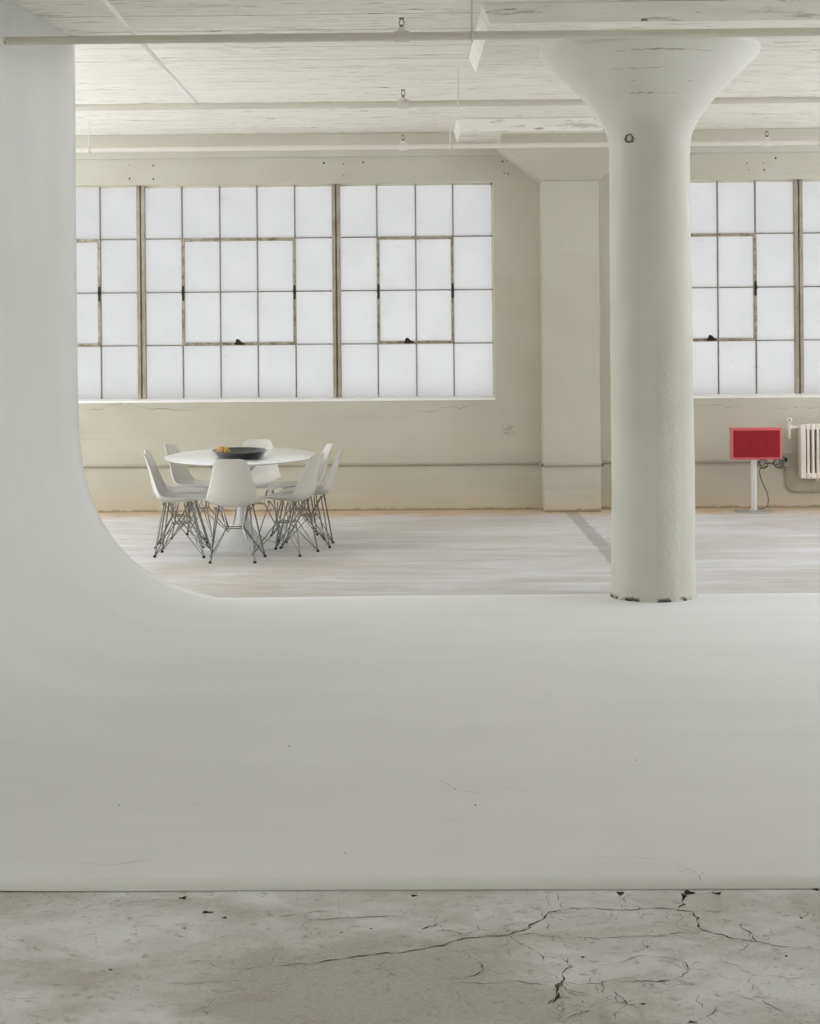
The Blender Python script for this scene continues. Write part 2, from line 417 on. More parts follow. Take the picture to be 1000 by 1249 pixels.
# foreground cracks and chipped hollows in the concrete
CRACKS = [
    (3.2, [(-0.498,5.011), (-0.390,5.026), (-0.259,5.041), (-0.161,5.093), (-0.084,5.123), (0.006,5.149), (0.096,5.193), (0.178,5.259), (0.270,5.276), (0.343,5.333), (0.396,5.425), (0.413,5.490), (0.488,5.524), (0.570,5.508), (0.678,5.514), (0.774,5.517), (0.829,5.485), (0.829,5.372), (0.832,5.317), (0.878,5.280), (0.969,5.216), (1.039,5.174), (1.121,5.139)]),
    (1.6, [(0.270,5.276), (0.352,5.296), (0.429,5.249), (0.531,5.248), (0.647,5.265), (0.742,5.289), (0.825,5.310)]),
    (1.2, [(0.441,5.690), (0.438,5.596)]),
    (4, [(0.836,5.673), (0.821,5.604), (0.792,5.513)]),
    (2.4, [(0.955,5.389), (0.961,5.298), (0.963,5.216)]),
    (1.4, [(0.936,5.209), (0.901,5.124)]),
    (2.2, [(0.427,5.095), (0.436,5.013), (0.399,4.902), (0.380,4.827), (0.352,4.739)]),
    (4.5, [(0.402,4.912), (0.384,4.842), (0.349,4.739)]),
    (1.6, [(0.399,4.902), (0.272,4.913), (0.111,4.889)]),
    (1.6, [(0.399,4.902), (0.483,4.886), (0.602,4.907), (0.688,4.909), (0.741,4.978), (0.736,5.059), (0.627,5.103), (0.508,5.028)]),
    (2.8, [(0.602,4.907), (0.643,4.897), (0.688,4.909)]),
    (2, [(0.076,5.324), (0.134,5.317), (0.167,5.269)]),
    (3, [(0.041,5.325), (0.071,5.361), (0.086,5.387)]),
    (2, [(0.171,5.064), (0.201,4.998), (0.144,4.920)]),
    (2, [(0.529,4.826), (0.550,4.737), (0.602,4.743)]),
    (1.5, [(0.707,4.624), (0.768,4.722)]),
    (1.2, [(0.741,4.809), (0.735,4.707)]),
    (1.6, [(0.837,4.794), (0.894,4.764), (0.951,4.644)]),
    (1.2, [(0.815,5.101), (0.878,5.025), (0.907,4.945), (1.072,4.919)]),
    (1.4, [(0.276,5.268), (0.311,5.198), (0.342,5.146), (0.357,5.052)]),
    (2, [(0.375,4.610), (0.415,4.667), (0.453,4.695)]),
    (1.5, [(1.158,5.521), (1.141,5.432)]),
    (1, [(0.592,5.488), (0.601,5.412)]),
    (1.2, [(0.652,5.646), (0.655,5.566)]),
    (1.6, [(-0.897,5.595), (-0.800,5.602), (-0.705,5.621)]),
    (2, [(-0.421,5.441), (-0.327,5.471), (-0.209,5.497)]),
    (2.4, [(-0.289,5.428), (-0.171,5.439), (-0.017,5.445)]),
    (1.2, [(-1.202,5.527), (-1.082,5.534)]),
    (1.2, [(-1.042,4.784), (-0.938,4.789)]),
    (1.2, [(-0.637,4.895), (-0.531,4.904), (-0.425,4.924)]),
    (1.5, [(-0.520,4.707), (-0.502,4.665)]),
]
CHIPS = [
    (-0.673,5.637,0.0147,0.0180),
    (-0.587,5.497,0.0216,0.0140),
    (-0.530,5.442,0.0095,0.0114),
    (0.020,5.650,0.0148,0.0131),
    (0.639,5.667,0.0148,0.0248),
    (0.846,5.673,0.0223,0.0265),
    (0.826,5.640,0.0098,0.0327),
    (0.930,5.664,0.0173,0.0181),
    (1.233,5.702,0.0124,0.0209),
    (0.589,4.737,0.0083,0.0092),
    (0.693,4.613,0.0141,0.0088),
    (1.131,5.425,0.0071,0.0113),
    (1.021,5.096,0.0056,0.0100),
    (0.473,5.094,0.0067,0.0087),
    (0.658,5.177,0.0045,0.0083),
    (-0.188,5.305,0.0046,0.0072),
    (-0.104,5.341,0.0047,0.0073),
    (-0.793,5.003,0.0065,0.0084),
    (-0.636,5.350,0.0047,0.0074),
]
on_floor = lambda x, y: (x, y, 0.0012)
bm = bmesh.new()
for w, pts in CRACKS:
    ribbon(bm, pts, w*0.0014, on_floor)
    for k in range(len(pts) if w > 1.5 else 1):          # hairline branches
        x, y = random.choice(pts); a = random.uniform(0, 2*PI); l_ = random.uniform(0.03, 0.13)
        ribbon(bm, [(x, y), (x+l_*0.5*math.cos(a), y+l_*math.sin(a)), (x+l_*1.1*math.cos(a+0.4), y+l_*1.8*math.sin(a+0.4))], 0.0012, on_floor, 3, 0.2)
stuff(mesh_obj('crack', bm, 'crack', floor))
bm = bmesh.new()
for x, y, rx, ry in CHIPS: blob(bm, x, y, rx*0.9, ry*0.9, on_floor)
stuff(mesh_obj('chip', bm, 'chip', floor))

# ------------------------------------------------------------------ windows
ROWS = [1.06, 1.58, 2.09, 2.603, 3.108]
def window(name, sections, x_lo, x_hi):
    """sections: list of x positions of the vertical bars, with the columns held by the hinged sash"""
    root = bpy.data.objects.new(name, None); C.objects.link(root); struct(root)
    # steel border
    bm = bmesh.new()
    box(bm, x_lo, x_hi, YG-0.01, YG+0.02, SILL, SILL+0.012); box(bm, x_lo, x_hi, YG-0.01, YG+0.02, HEAD-0.02, HEAD)
    box(bm, x_lo, x_lo+0.012, YG-0.01, YG+0.02, SILL, HEAD); box(bm, x_hi-0.012, x_hi, YG-0.01, YG+0.02, SILL, HEAD)
    mesh_obj('outer_frame', bm, 'pipe', root)
    bm = bmesh.new()
    hexa(bm, [(x_lo, YW-0.004, SILL-0.02), (x_hi, YW-0.004, SILL-0.02), (x_hi, YG-0.012, SILL-0.02), (x_lo, YG-0.012, SILL-0.02)],
         [(x_lo, YW-0.004, SILL), (x_hi, YW-0.004, SILL), (x_hi, YG-0.012, SILL+0.012), (x_lo, YG-0.012, SILL+0.012)])
    mesh_obj('sill', bm, 'conduit_white', root)
    for si, (xs, vent) in enumerate(sections):
        lo = xs[0]+(0.045 if si else 0.0); hi = xs[-1]-(0.045 if si < len(sections)-1 else 0.0)
        if si:
            x = xs[0]; bm = bmesh.new()
            box(bm, x-0.040, x-0.007, YG-0.055, YG+0.02, SILL, HEAD, 0.003, 1)
            box(bm, x+0.007, x+0.040, YG-0.055, YG+0.02, SILL, HEAD, 0.003, 1)
            box(bm, x-0.010, x+0.010, YG-0.030, YG+0.01, SILL, HEAD)
            mesh_obj('mullion', bm, 'mullion', root)
        va, vb = xs[vent[0]], xs[vent[1]]
        for k, x in enumerate(xs[1:-1], 1):
            if vent[0] < k < vent[1]: spans = ((ROWS[0], ROWS[1]), (ROWS[1], ROWS[3]), (ROWS[3], ROWS[4]))
            else: spans = ((ROWS[0], ROWS[4]),)
            for z0, z1 in spans:
                bm = bmesh.new(); box(bm, x-0.0052, x+0.0052, YG-0.022, YG+0.012, z0, z1)
                mesh_obj('muntin', bm, 'muntin', root)
        for z in ROWS[1:-1]:
            spans = ((lo, hi),) if abs(z-2.09) > 0.01 else ((lo, va), (va, vb), (vb, hi))
            for a, b in spans:
                bm = bmesh.new(); box(bm, a, b, YG-0.021, YG+0.012, z-0.0045, z+0.0045)
                mesh_obj('muntin', bm, 'muntin', root)
        # hinged sash frame, proud of the fixed bars
        z0, z1 = ROWS[1], ROWS[3]; t_ = 0.026
        bm = bmesh.new()
        box(bm, va-0.004, vb+0.004, YG-0.045, YG+0.01, z0-0.002, z0+t_); box(bm, va-0.004, vb+0.004, YG-0.045, YG+0.01, z1-t_, z1+0.004)
        box(bm, va-0.004, va+t_-0.004, YG-0.045, YG+0.01, z0+t_, z1-t_); box(bm, vb-t_+0.004, vb+0.004, YG-0.045, YG+0.01, z0+t_, z1-t_)
        sash = mesh_obj('sash', bm, 'steel', root)
        for x in (va+0.008, vb-0.008):
            bm = bmesh.new(); box(bm, x-0.013, x+0.013, YG-0.065, YG-0.02, 2.065, 2.115, 0.006, 1)
            box(bm, x-0.008, x+0.008, YG-0.060, YG-0.02, 2.01, 2.15, 0.004, 1)
            mesh_obj('pivot', bm, 'dark_iron', sash)
        xm = (va+vb)/2 if (vent[1]-vent[0]) % 2 else va+(vb-va)*0.40
        bm = bmesh.new(); box(bm, xm-0.045, xm+0.05, YG-0.075, YG-0.02, z0+0.004, z0+0.02, 0.004, 1)
        hexa(bm, [(xm-0.036, YG-0.075, z0+0.018), (xm+0.034, YG-0.075, z0+0.018), (xm+0.034, YG-0.03, z0+0.018), (xm-0.036, YG-0.03, z0+0.018)], [(xm-0.022, YG-0.09, z0+0.058), (xm+0.002, YG-0.09, z0+0.052), (xm+0.002, YG-0.05, z0+0.052), (xm-0.022, YG-0.05, z0+0.058)])
        mesh_obj('latch', bm, 'dark_iron', sash)
        for (a, b) in zip(xs, xs[1:]):
            for (c_, d_) in zip(ROWS, ROWS[1:]):
                bm = bmesh.new(); box(bm, a, b, YG-0.003, YG+0.003, c_, d_)
                mesh_obj('pane', bm, 'pane', root)
    return root
S4 = lambda a, flip: [a+v for v in ((0, .397, .759, 1.118, 1.519) if flip else (0, .391, .76, 1.118, 1.499))]
window('window_1', [([-4.02, -3.62, -3.26, -2.897, -2.501], (1, 3)),
                    ([-2.501, -2.108, -1.745, -1.386, -1.023, -0.627], (1, 4)),
                    ([-0.627, -0.236, 0.133, 0.491, 0.872], (1, 3))], *WIN[0])
window('window_2', [([2.278, 2.655, 3.017, 3.377, 3.781], (1, 3)),
                    ([3.781, 4.174, 4.537, 4.896, 5.259, 5.655], (1, 4)),
                    ([5.655, 6.05, 6.41, 6.77, 7.17], (1, 3))], *WIN[1])

# ------------------------------------------------------------------ column with its flared head and drop panel
XC, YC = 1.575, 11.945
col = thing('concrete_column', 'thick white painted round concrete column with flaring head standing at rear edge of the white cove', 'column', (XC, YC, 0))
def wobble(bm, amp):
    for v in bm.verts:
        a = math.atan2(v.co.y, v.co.x); r = math.hypot(v.co.x, v.co.y)
        d_ = amp*(math.sin(3*a+v.co.z*2.1)+0.6*math.sin(7*a-v.co.z*5.3)+0.5*math.sin(v.co.z*17+a*2))
        if r > 0.01: v.co.x *= 1+d_/r; v.co.y *= 1+d_/r
bm = bmesh.new()
lathe(bm, [(0.272, 0.0), (0.268, 0.03), (0.264, 0.2)]+[(0.264-0.012*i/24, 0.2+2.6*i/24) for i in range(1, 25)], 72)
wobble(bm, 0.0022)
shaft = mesh_obj('shaft', bm, 'column', col, 0.9)
bm = bmesh.new()
lathe(bm, [(0.254, 2.80), (0.257, 2.87), (0.266, 2.92), (0.292, 2.99), (0.335, 3.06), (0.40, 3.14), (0.47, 3.215), (0.545, 3.29), (0.62, 3.362), (0.675, 3.415), (0.690, 3.432), (0.693, 3.4737)], 72)
wobble(bm, 0.002)
capital = mesh_obj('capital', bm, 'column', col, 0.6)
bm = bmesh.new()
hw, ht = 1.0535, 1.10
hexa(bm, [(-hw, -hw, 3.4737-0), (hw, -hw, 3.4737), (hw, hw, 3.4737), (-hw, hw, 3.4737)], [(-ht, -ht, CEIL+0.001), (ht, -ht, CEIL+0.001), (ht, ht, CEIL+0.001), (-ht, ht, CEIL+0.001)])
mesh_obj('drop_panel', bm, 'ceiling', col)
# rusty stub of an old pipe set into the neck, and form-board cracks round the head
bm = bmesh.new()
px, pz = 1.42-XC, 2.886; rr = math.sqrt(0.262**2-px**2)
for i in range(16):
    a = 2*PI*i/16; r = 0.022*random.uniform(0.85, 1.2)
    bmesh.ops.create_icosphere(bm, subdivisions=1, radius=random.uniform(0.006, 0.010), matrix=Matrix.Translation((px+r*math.cos(a), -math.sqrt(0.262**2-(px+r*math.cos(a))**2), pz+r*math.sin(a))))
mesh_obj('pipe_stub', bm, 'brass', col)
prof = [(0.257, 2.87), (0.266, 2.92), (0.292, 2.99), (0.335, 3.06), (0.40, 3.14), (0.47, 3.215), (0.545, 3.29), (0.62, 3.362), (0.675, 3.415)]
def cap_r(z):
    for (ra, za), (rb, zb) in zip(prof, prof[1:]):
        if za <= z <= zb: return ra+(rb-ra)*(z-za)/(zb-za)
    return prof[-1][0]
def on_cap(a, z):
    r = cap_r(z)+0.004; return (r*math.cos(a), r*math.sin(a), z)
bm = bmesh.new()
for a0, a1, z, w in ((-2.02, -1.92, 3.375, .005), (-1.88, -1.30, 3.375, .008), (-1.28, -1.05, 3.375, .004), (-2.15, -1.45, 3.28, .004), (-2.0, -1.60, 3.145, .009), (-1.58, -1.25, 3.145, .004), (-1.95, -1.86, 3.215, .005), (-1.2, -1.1, 3.21, .005)):
    ribbon(bm, [(a0+(a1-a0)*i/5, z) for i in range(6)], w*0.55, on_cap, 2, 0.05)
stuff(mesh_obj('form_crack', bm, 'line', col))

# ------------------------------------------------------------------ pilaster on the window wall
pil = thing('wall_pilaster', 'flat cream painted pilaster with a splayed top between the two windows', 'pilaster', (XC, YW, 0))
YP = 17.57
bm = bmesh.new(); box(bm, -0.268, 0.262, YP-YW, 0.0, 0, 3.09, 0.006, 1)
mesh_obj('shaft', bm, 'wall', pil)
bm = bmesh.new()
hexa(bm, [(-0.268, YP-YW, 3.09), (0.262, YP-YW, 3.09), (0.262, 0, 3.09), (-0.268, 0, 3.09)], [(-0.67, -0.84, 3.39), (0.66, -0.84, 3.39), (0.66, 0, 3.39), (-0.67, 0, 3.39)])
hexa(bm, [(-0.67, -0.84, 3.39), (0.66, -0.84, 3.39), (0.66, 0, 3.39), (-0.67, 0, 3.39)], [(-0.67, -0.84, 3.4737), (0.66, -0.84, 3.4737), (0.66, 0, 3.4737), (-0.67, 0, 3.4737)])
mesh_obj('capital', bm, 'wall', pil)
bm = bmesh.new()
hexa(bm, [(-1.04, -1.04, 3.4737), (1.01, -1.04, 3.4737), (1.01, 0, 3.4737), (-1.04, 0, 3.4737)], [(-1.075, -1.075, CEIL+.001), (1.05, -1.075, CEIL+.001), (1.05, 0, CEIL+.001), (-1.075, 0, CEIL+.001)])
mesh_obj('drop_panel', bm, 'ceiling', pil)

# ------------------------------------------------------------------ white cove (cyclorama)
cyc = thing('cyclorama_cove', 'white painted studio cove, floor sweeping up into a wall at left', 'backdrop')
prof = [(-2.082, 3.60), (-2.082, 3.0), (-2.082, 2.4), (-2.082, 1.8), (-2.081, 1.4), (-2.078, 1.2), (-2.072, 1.02), (-2.058, 0.88), (-2.032, 0.755), (-1.988, 0.62), (-1.925, 0.485), (-1.845, 0.365), (-1.745, 0.255), (-1.63, 0.168), (-1.50, 0.098), (-1.36, 0.047), (-1.21, 0.007), (-1.06, 0.0032)]
xs = [-0.8+i*0.2 for i in range(39)]
prof += [(x, 0.0032) for x in xs]
bm = bmesh.new(); rows = []
NY = 44
for i, (x, z) in enumerate(prof):
    yb = 12.0+0.06*max(0, min(1, (x+1.1)/1.1)); yf = 5.705+random.uniform(-.003, .003)
    wgt = max(0, min(1, (-1.06-x)/0.30))
    rows.append([bm.verts.new((x-0.075*wgt*(12.0-(yb+(yf-yb)*j/NY)), yb+(yf-yb)*j/NY, z)) for j in range(NY+1)])
for a, b in zip(rows, rows[1:]):
    for j in range(NY): bm.faces.new((a[j], a[j+1], b[j+1], b[j]))
o = mesh_obj('sweep', bm, 'cove', cyc, 3.14)
sol = o.modifiers.new('thickness', 'SOLIDIFY'); sol.thickness = 0.0026; sol.offset = 0
bm = bmesh.new()
on_cove = lambda x, y: (x, y, 0.0056)
for x, y, r in ((-0.477, 7.675, .004), (0.179, 6.949, .003), (0.245, 6.708, .004), (-1.032, 6.73, .003), (0.9, 7.4, .003), (-0.2, 6.1, .003)): blob(bm, x, y, r, r*3, on_cove)
stuff(mesh_obj('paint_fleck', bm, 'chip', cyc))
bm = bmesh.new()
for pts in ([(0.12, 7.1), (0.2, 6.93), (0.30, 6.8)], [(0.3, 7.0), (0.45, 6.9)], [(-0.9, 6.75), (-0.7, 6.72)], [(0.6, 6.05), (0.8, 6.02)], [(-1.1, 6.0), (-0.8, 6.03)], [(0.9, 5.85), (0.85, 5.9)], [(0.86, 5.95), (0.92, 5.86), (0.91, 5.76)]):
    ribbon(bm, pts, 0.0022, on_cove)
stuff(mesh_obj('scuff', bm, 'scuff', cyc))

# ------------------------------------------------------------------ sprinkler pipes
def sprinkler_pipe(yp, x0, x1, rods, heads, label):
    t = thing('sprinkler_pipe', label, 'pipe', (0, yp, 3.333), 0, 'sprinkler pipes under the ceiling')
    bm = bmesh.new(); tube(bm, [(x0, 0, 0), (x1, 0, 0)], 0.024, 14); mesh_obj('pipe', bm, 'pipe', t, 0.9)
    for x in rods:
        bm = bmesh.new(); tube(bm, [(x, 0, 0.03), (x, 0, CEIL-3.333+0.004)], 0.0055, 6)
        tube(bm, [(x, 0.030*math.cos(a), 0.030*math.sin(a)) for a in [2*PI*i/16 for i in range(17)]], 0.006, 6)
        mesh_obj('hanger_rod', bm, 'pipe', t, 0.9)
    for x in heads:
        bm = bmesh.new()
        tube(bm, [(x-0.042, 0, 0), (x-0.034, 0, 0), (x+0.034, 0, 0), (x+0.042, 0, 0)], [0.028, 0.033, 0.033, 0.028], 14)
        tube(bm, [(x, 0, 0.02), (x, 0, 0.05)], [0.024, 0.018], 12)
        mesh_obj('tee', bm, 'pipe', t, 0.9)
        bm = bmesh.new()
        tube(bm, [(x, 0, 0.045), (x, 0, 0.064)], 0.011, 10)
        for s in (-1, 1): tube(bm, [(x+s*0.009, 0, 0.06), (x+s*0.014, 0, 0.08), (x+s*0.004, 0, 0.098)], 0.003, 6)
        lathe(bm, [(0.004, 0.096), (0.017, 0.099), (0.016, 0.103), (0.004, 0.104)], 12, x, 0)
        mesh_obj('sprinkler_head', bm, 'brass', t, 0.6)
    return t
sprinkler_pipe(10.44, -2.19, 8.0, [0.40, 3.7, 6.6], [0.01, 3.3, 6.6+0.4], 'nearest painted sprinkler pipe under the ceiling, its left end in the white cove wall')
sprinkler_pipe(13.545, -8.9, 8.0, [-5.8, -2.6, 0.416, 3.7, 6.6], [-6.4, -3.2, 0.02, 3.3, 7.0], 'middle painted sprinkler pipe, passing behind the flared column head')
sprinkler_pipe(16.66, -8.9, 8.0, [-5.8, -2.77, 0.437, 3.70, 6.6], [-6.4, -3.2, 0.02, 3.23, 7.0], 'farthest painted sprinkler pipe, level with the beam over the windows')

t = thing('ceiling_conduit', 'thin white conduit lying across the nearest and middle sprinkler pipes', 'conduit', (-1.485, 0, 3.372))
bm = bmesh.new(); tube(bm, [(0, 5.0, 0), (0, 13.60, 0)], 0.0125, 10); mesh_obj('pipe', bm, 'conduit_white', t, 0.9)
bm = bmesh.new(); tube(bm, [(0, 13.60, 0), (0, 13.635, 0)], 0.016, 10); mesh_obj('end_cap', bm, 'conduit_white', t, 0.9)

# ------------------------------------------------------------------ wall conduit, outlet, radiator
t = thing('wall_conduit', 'thin painted conduit running along the window wall and over the pilaster', 'conduit', (0, YW, 0.438))
zc = 0.0
def seg(pts, r=0.0115, rad=0.03, name='pipe', mat='conduit'):
    bm = bmesh.new(); tube(bm, round_path(pts, rad), r, 10); return mesh_obj(name, bm, mat, t, 0.9)
xl, xr = XC-0.268, XC+0.262
seg([(-8.9, -0.013, 0.0), (xl-0.014, -0.013, 0.0)])
seg([(xl-0.014, -0.013, 0.0), (xl-0.014, YP-YW-0.013, 0.0), (xr+0.014, YP-YW-0.013, 0.0), (xr+0.014, -0.013, 0.0)], 0.0115, 0.012)
seg([(xr+0.014, -0.013, 0.0), (3.58, -0.013, 0.0)])
seg([(3.605, -0.013, -0.02), (3.605, -0.013, -0.285), (9.0, -0.013, -0.285)], 0.0125, 0.12)
for x, y in ((xl-0.014, YP-YW-0.013), (xr+0.014, YP-YW-0.013)):
    bm = bmesh.new(); bmesh.ops.create_uvsphere(bm, u_segments=10, v_segments=8, radius=0.0145, matrix=Matrix.Translation((x, y, 0))); mesh_obj('elbow', bm, 'cable', t, 3.14)
for x in (-1.6, 0.2, 2.55, 2.95):
    bm = bmesh.new(); tube(bm, [(x-0.02, -0.013, 0), (x+0.02, -0.013, 0)], 0.0145, 10); mesh_obj('coupling', bm, 'conduit', t, 0.9)

t = thing('outlet_box', 'small grey electrical outlet box on the wall conduit behind the red speaker corner', 'outlet', (3.615, YW, 0.445))
bm = bmesh.new(); box(bm, -0.035, 0.035, -0.05, 0.0, -0.06, 0.055, 0.006, 2); mesh_obj('box', bm, 'plate_grey', t)
bm = bmesh.new(); box(bm, -0.030, 0.030, -0.054, -0.05, -0.053, 0.048, 0.002, 1); mesh_obj('cover_plate', bm, 'plate_grey', t)
bm = bmesh.new(); box(bm, -0.03, -0.006, -0.085, -0.05, -0.006, 0.03, 0.004, 1); mesh_obj('plug', bm, 'rubber', t)

t = thing('radiator', 'cream cast iron radiator hung on the wall under the right window', 'radiator', (3.71, YW, 0))
NS = 22; pitch = 0.0455
sec = None
for i in range(NS):
    x = 0.078+i*pitch
    if sec is None:
        bm = bmesh.new()
        box(bm, -0.0130, 0.0130, -0.172, -0.040, 0.33, 0.75, 0.008, 2)
        box(bm, -0.0224, 0.0224, -0.175, -0.035, 0.742, 0.795, 0.006, 2)
        box(bm, -0.0224, 0.0224, -0.175, -0.035, 0.285, 0.340, 0.006, 2)
        for z in (0.765, 0.315): tube(bm, [(-0.0227, -0.105, z), (0.0227, -0.105, z)], 0.020, 10)
        o = mesh_obj('section', bm, 'radiator', t, 0.6); sec = o
    else:
        o = sec.copy(); C.objects.link(o)
    o.parent = t; o.location = (x, 0, 0)
bm = bmesh.new(); box(bm, 0.004, 0.055, -0.174, -0.036, 0.287, 0.793, 0.010, 2); mesh_obj('end_panel', bm, 'radiator', t)
for x in (0.18, 0.85):
    bm = bmesh.new(); box(bm, x-0.012, x+0.012, -0.09, -0.001, 0.255, 0.29, 0.003, 1); box(bm, x-0.012, x+0.012, -0.012, -0.001, 0.262, 0.29); mesh_obj('bracket', bm, 'radiator', t)
bm = bmesh.new()
tube(bm, [(0.01, -0.105, 0.765), (-0.05, -0.105, 0.765), (-0.085, -0.105, 0.765)], [0.016, 0.016, 0.02], 12)
tube(bm, [(-0.085, -0.105, 0.795), (-0.085, -0.105, 0.765), (-0.085, -0.105, 0.735), (-0.085, -0.105, 0.66)], [0.019, 0.022, 0.016, 0.012], 12)
tube(bm, [(-0.085, -0.105, 0.665), (-0.085, -0.002, 0.665)], 0.012, 10)
valve = mesh_obj('valve', bm, 'radiator', t, 0.8)
bm = bmesh.new(); lathe(bm, [(0.008, 0.79), (0.010, 0.815), (0.026, 0.82), (0.030, 0.835), (0.022, 0.85), (0.006, 0.853)], 14, -0.085, -0.105); mesh_obj('knob', bm, 'radiator', valve, 0.8)
bm = bmesh.new(); bmesh.ops.create_uvsphere(bm, u_segments=8, v_segments=6, radius=0.009, matrix=Matrix.Translation((-0.085, -0.134, 0.835))); mesh_obj('knob_screw', bm, 'cable', valve, 3.14)

# ------------------------------------------------------------------ red speaker on its stand
t = thing('pedestal_speaker', 'red rectangular speaker on a silver post with round base beside the radiator', 'speaker', (3.235, 17.45, 0))
bm = bmesh.new(); lathe(bm, [(0.183, 0.0), (0.185, 0.004), (0.183, 0.011), (0.16, 0.013), (0.03, 0.014)], 48); mesh_obj('base', bm, 'base_metal', t, 0.6)
bm = bmesh.new(); tube(bm, [(0, 0, 0.012), (0, 0, 0.52)], 0.029, 24); mesh_obj('post', bm, 'silver', t, 0.9)
bm = bmesh.new(); lathe(bm, [(0.045, 0.012), (0.045, 0.018), (0.03, 0.022)], 24); mesh_obj('collar', bm, 'silver', t, 0.6)
bm = bmesh.new(); box(bm, -0.214, 0.240, -0.10, 0.05, 0.490, 0.780, 0.010, 3); body = mesh_obj('cabinet', bm, 'red', t, 0.6)
bm = bmesh.new(); box(bm, -0.203, 0.223, -0.104, -0.098, 0.510, 0.758, 0.002, 1); mesh_obj('grille', bm, 'red_cloth', body)
bm = bmesh.new(); tube(bm, [(0.03+0.075*math.cos(a), -0.1045, 0.64+0.075*math.sin(a)) for a in [2*PI*i/40 for i in range(41)]], 0.003, 6)
mesh_obj('cone_ring', bm, 'red_cloth', body, 0.9)

t = thing('power_cable', 'loose coil of dark grey cable hanging below the red speaker', 'cable', (3.40, 17.62, 0))
bm = bmesh.new()
pts = [(0.18, 0.135, 0.455)]
for i in range(96):
    a = i/96*2*PI*6.0; turn = int(i/16); r = (0.040, 0.030, 0.046, 0.042, 0.028, 0.048)[turn]
    cx = (0.10, 0.085, 0.11, -0.03, -0.045, -0.035)[turn]; cz = (0.436, 0.444, 0.430, 0.432, 0.440, 0.428)[turn]
    pts.append((cx+r*math.cos(a), 0.03+0.012*math.sin(i*1.3)+0.004*turn, cz+r*0.95*math.sin(a)))
pts += [(-0.075, 0.05, 0.38), (-0.055, 0.06, 0.28), (0.0, 0.08, 0.17), (0.02, 0.08, 0.09), (0.0, 0.04, 0.03), (-0.05, -0.02, 0.016), (-0.11, -0.10, 0.018)]
tube(bm, round_path(pts, 0.03, 3), 0.0048, 6); mesh_obj('coil', bm, 'cable', t, 0.9)

# ------------------------------------------------------------------ table and what stands on it
XT, YT = -1.287, 14.92
t = thing('oval_table', 'white oval pedestal table with a thin top, ringed by white shell chairs', 'table', (XT, YT, 0))
bm = bmesh.new(); lathe(bm, [(0.55, 0.700), (0.590, 0.709), (0.605, 0.716), (0.605, 0.720), (0.600, 0.722)], 96, 0, 0, 1.0, 0.99/0.605); mesh_obj('tabletop', bm, 'table', t, 0.5)
bm = bmesh.new(); lathe(bm, [(0.325, 0.0), (0.327, 0.006), (0.315, 0.011), (0.25, 0.026), (0.175, 0.060), (0.112, 0.115), (0.070, 0.175), (0.046, 0.25), (0.037, 0.34), (0.036, 0.43), (0.045, 0.52), (0.075, 0.60), (0.14, 0.66), (0.23, 0.695), (0.27, 0.702)], 64, 0, 0, 1.0, 1.28); mesh_obj('pedestal', bm, 'pedestal', t, 0.9)

bm = bmesh.new()
lathe(bm, [(0.72, 0.0), (0.78, 0.004), (0.90, 0.028), (1.0, 0.057), (0.985, 0.060), (0.90, 0.045), (0.76, 0.020), (0.40, 0.013)], 64, 0, 0, 0.215, 0.37)
o = mesh_obj('black_dish', bm, 'black', None, 0.9); o.location = (XT+0.008, 14.66, 0.7222); o.rotation_euler = (0, 0, 0.12)
tag(o, 'wide shallow black oval dish in the middle of the white table', 'dish')
t = thing('lumpy_ornament', 'small lumpy golden yellow ornament on the left end of the black dish', 'ornament', (XT-0.115, 14.60, 0.763))
bm = bmesh.new()
for i in range(7):
    a = 2*PI*i/7
    bmesh.ops.create_uvsphere(bm, u_segments=10, v_segments=8, radius=0.026, matrix=Matrix.Translation((0.030*math.cos(a), 0.030*math.sin(a), 0.012+0.004*(i % 2))) @ Matrix.Rotation(a, 4, 'Z') @ Matrix.Diagonal((1.1, 0.75, 1.0, 1)))
mesh_obj('lobes', bm, 'gold', t, 3.14)
bm = bmesh.new()
for i in range(5):
    a = 2*PI*i/5+0.4
    bmesh.ops.create_uvsphere(bm, u_segments=8, v_segments=6, radius=0.017, matrix=Matrix.Translation((0.022*math.cos(a), 0.022*math.sin(a), 0.036)))
mesh_obj('crown', bm, 'gold', t, 3.14)

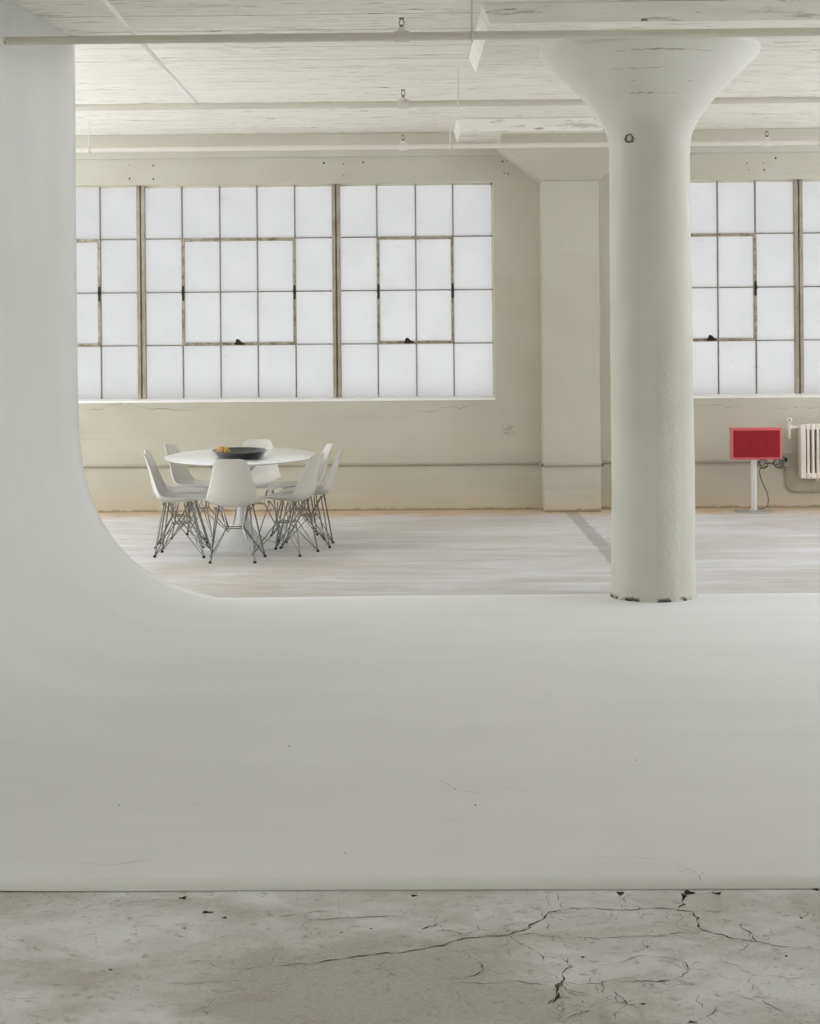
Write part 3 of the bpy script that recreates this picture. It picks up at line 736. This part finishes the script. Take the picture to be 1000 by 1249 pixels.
# ------------------------------------------------------------------ chairs
P_ = [(.240, .402, .135, .0), (.232, .420, .175, .004), (.205, .434, .197, .010), (.15, .434, .208, .022), (.07, .424, .217, .036), (-.02, .414, .224, .046), (-.10, .412, .226, .054), (-.155, .423, .223, .060), (-.192, .452, .217, .062),
      (-.213, .495, .207, .058), (-.227, .55, .192, .052), (-.240, .61, .176, .045), (-.253, .67, .161, .036), (-.266, .73, .146, .026), (-.276, .768, .136, .018), (-.283, .788, .121, .012), (-.287, .798, .095, .008), (-.288, .802, .060, .006)]
P_ = [(y, z*0.985 if z < 0.46 else 0.453+(z-0.46)*0.935, h_, c_) for y, z, h_, c_ in P_]
def make_chair(label):
    root = thing('shell_chair', label, 'chair', (0, 0, 0), 0, 'white shell chairs round the oval table')
    bm = bmesh.new(); NV = 14; grid = []
    for i, (y, z, hw_, curl) in enumerate(P_):
        hw_ *= 0.915
        a = P_[max(i-1, 0)]; b = P_[min(i+1, len(P_)-1)]
        ty, tz = b[0]-a[0], b[1]-a[1]; l_ = math.hypot(ty, tz); ny, nz = -tz/l_, ty/l_
        ny, nz = -ny, -nz                    # towards the sitter
        row = []
        for j in range(NV+1):
            v = -1+2*j/NV
            k = curl*abs(v)**2.4
            row.append(bm.verts.new((hw_*v, y+ny*k, z+nz*k)))
        grid.append(row)
    for a, b in zip(grid, grid[1:]):
        for j in range(NV): bm.faces.new((a[j], a[j+1], b[j+1], b[j]))
    sh = mesh_obj('shell', bm, 'shell', root, 3.14)
    s1 = sh.modifiers.new('thickness', 'SOLIDIFY'); s1.thickness = 0.008; s1.offset = 0
    s2 = sh.modifiers.new('round', 'SUBSURF'); s2.levels = 1; s2.render_levels = 1
    feet = {}
    for sx in (-1, 1):
        for sy in (-1, 1):
            f_ = Vector((sx*(0.165 if sy < 0 else 0.205), sy*0.19, 0.010))
            m_ = Vector((sx*0.128, sy*0.105-0.02, 0.402 if sy < 0 else 0.408)); feet[(sx, sy)] = (f_, m_)
            bm = bmesh.new(); tube(bm, [f_, m_+Vector((0, 0, -0.014)), m_+Vector((0, 0, -0.010)), m_+Vector((0, 0, 0.006))], [0.0058, 0.0058, 0.011, 0.015], 8); leg = mesh_obj('leg', bm, 'chrome', root, 0.9)
            bm = bmesh.new(); lathe(bm, [(0.011, 0.0), (0.013, 0.006), (0.011, 0.015), (0.006, 0.020)], 10, f_.x, f_.y); mesh_obj('glide', bm, 'rubber', leg, 0.7)
    # wire bracing: a ring at mid height, wires from it down to the feet and up to the shell
    ring = {(sx, sy): Vector((sx*0.062, sy*0.062-0.01, 0.245)) for sx in (-1, 1) for sy in (-1, 1)}
    bm = bmesh.new()
    loop = [ring[(-1, -1)], ring[(1, -1)], ring[(1, 1)], ring[(-1, 1)], ring[(-1, -1)]]
    for a, b in zip(loop, loop[1:]): tube(bm, [a, b], 0.0042, 6)
    mesh_obj('wire_ring', bm, 'chrome', root, 0.9)
    bm = bmesh.new()
    for (sx, sy), (f_, m_) in feet.items():
        tube(bm, [f_, ring[(sx, sy)], Vector((sx*0.095, sy*0.045-0.02, 0.403))], 0.0040, 6)
        tube(bm, [f_, Vector((sx*0.062, -sy*0.02-0.01, 0.245)), Vector((sx*0.105, -sy*0.10-0.02, 0.403))], 0.0036, 6)
    mesh_obj('wire_brace', bm, 'chrome', root, 0.9)
    return root
def copy_tree(o, parent=None):
    c_ = o.copy(); C.objects.link(c_)
    if parent is not None: c_.parent = parent
    for ch in list(o.children): copy_tree(ch, c_)
    return c_
def ang(dx, dy): return math.atan2(-dx, dy)      # turn the chair's +y towards (dx, dy)
CH = [(-1.262, 14.006, ang(0.02, 1), 'white shell chair at the near end of the oval table, its back to the camera'),
      (-1.250, 15.965, ang(0.02, -1), 'white shell chair at the far end of the oval table, facing the camera'),
      (-1.695, 14.375, ang(1, -0.04), 'white shell chair on the left side of the table, nearest the camera of three'),
      (-1.775, 14.965, ang(1, 0.03), 'white shell chair on the left side of the table, mostly hidden by another'),
      (-1.688, 15.57, ang(0.96, -0.28), 'white shell chair on the left side of the table, farthest back and turned'),
      (-0.905, 14.423, ang(-0.93, 0.37), 'white shell chair on the right side of the table, nearest the camera, back showing'),
      (-0.770, 14.935, ang(-1, 0.04), 'white shell chair on the right side of the table, the rightmost chair, seen in profile'),
      (-0.875, 15.475, ang(-0.97, -0.22), 'white shell chair on the right side of the table, farthest from the camera of three')]
proto = make_chair(CH[0][3])
for i, (x, y, a, lab) in enumerate(CH):
    o = proto if i == 0 else copy_tree(proto)
    o.location = (x, y, 0); o.rotation_euler = (0, 0, a); o['label'] = lab
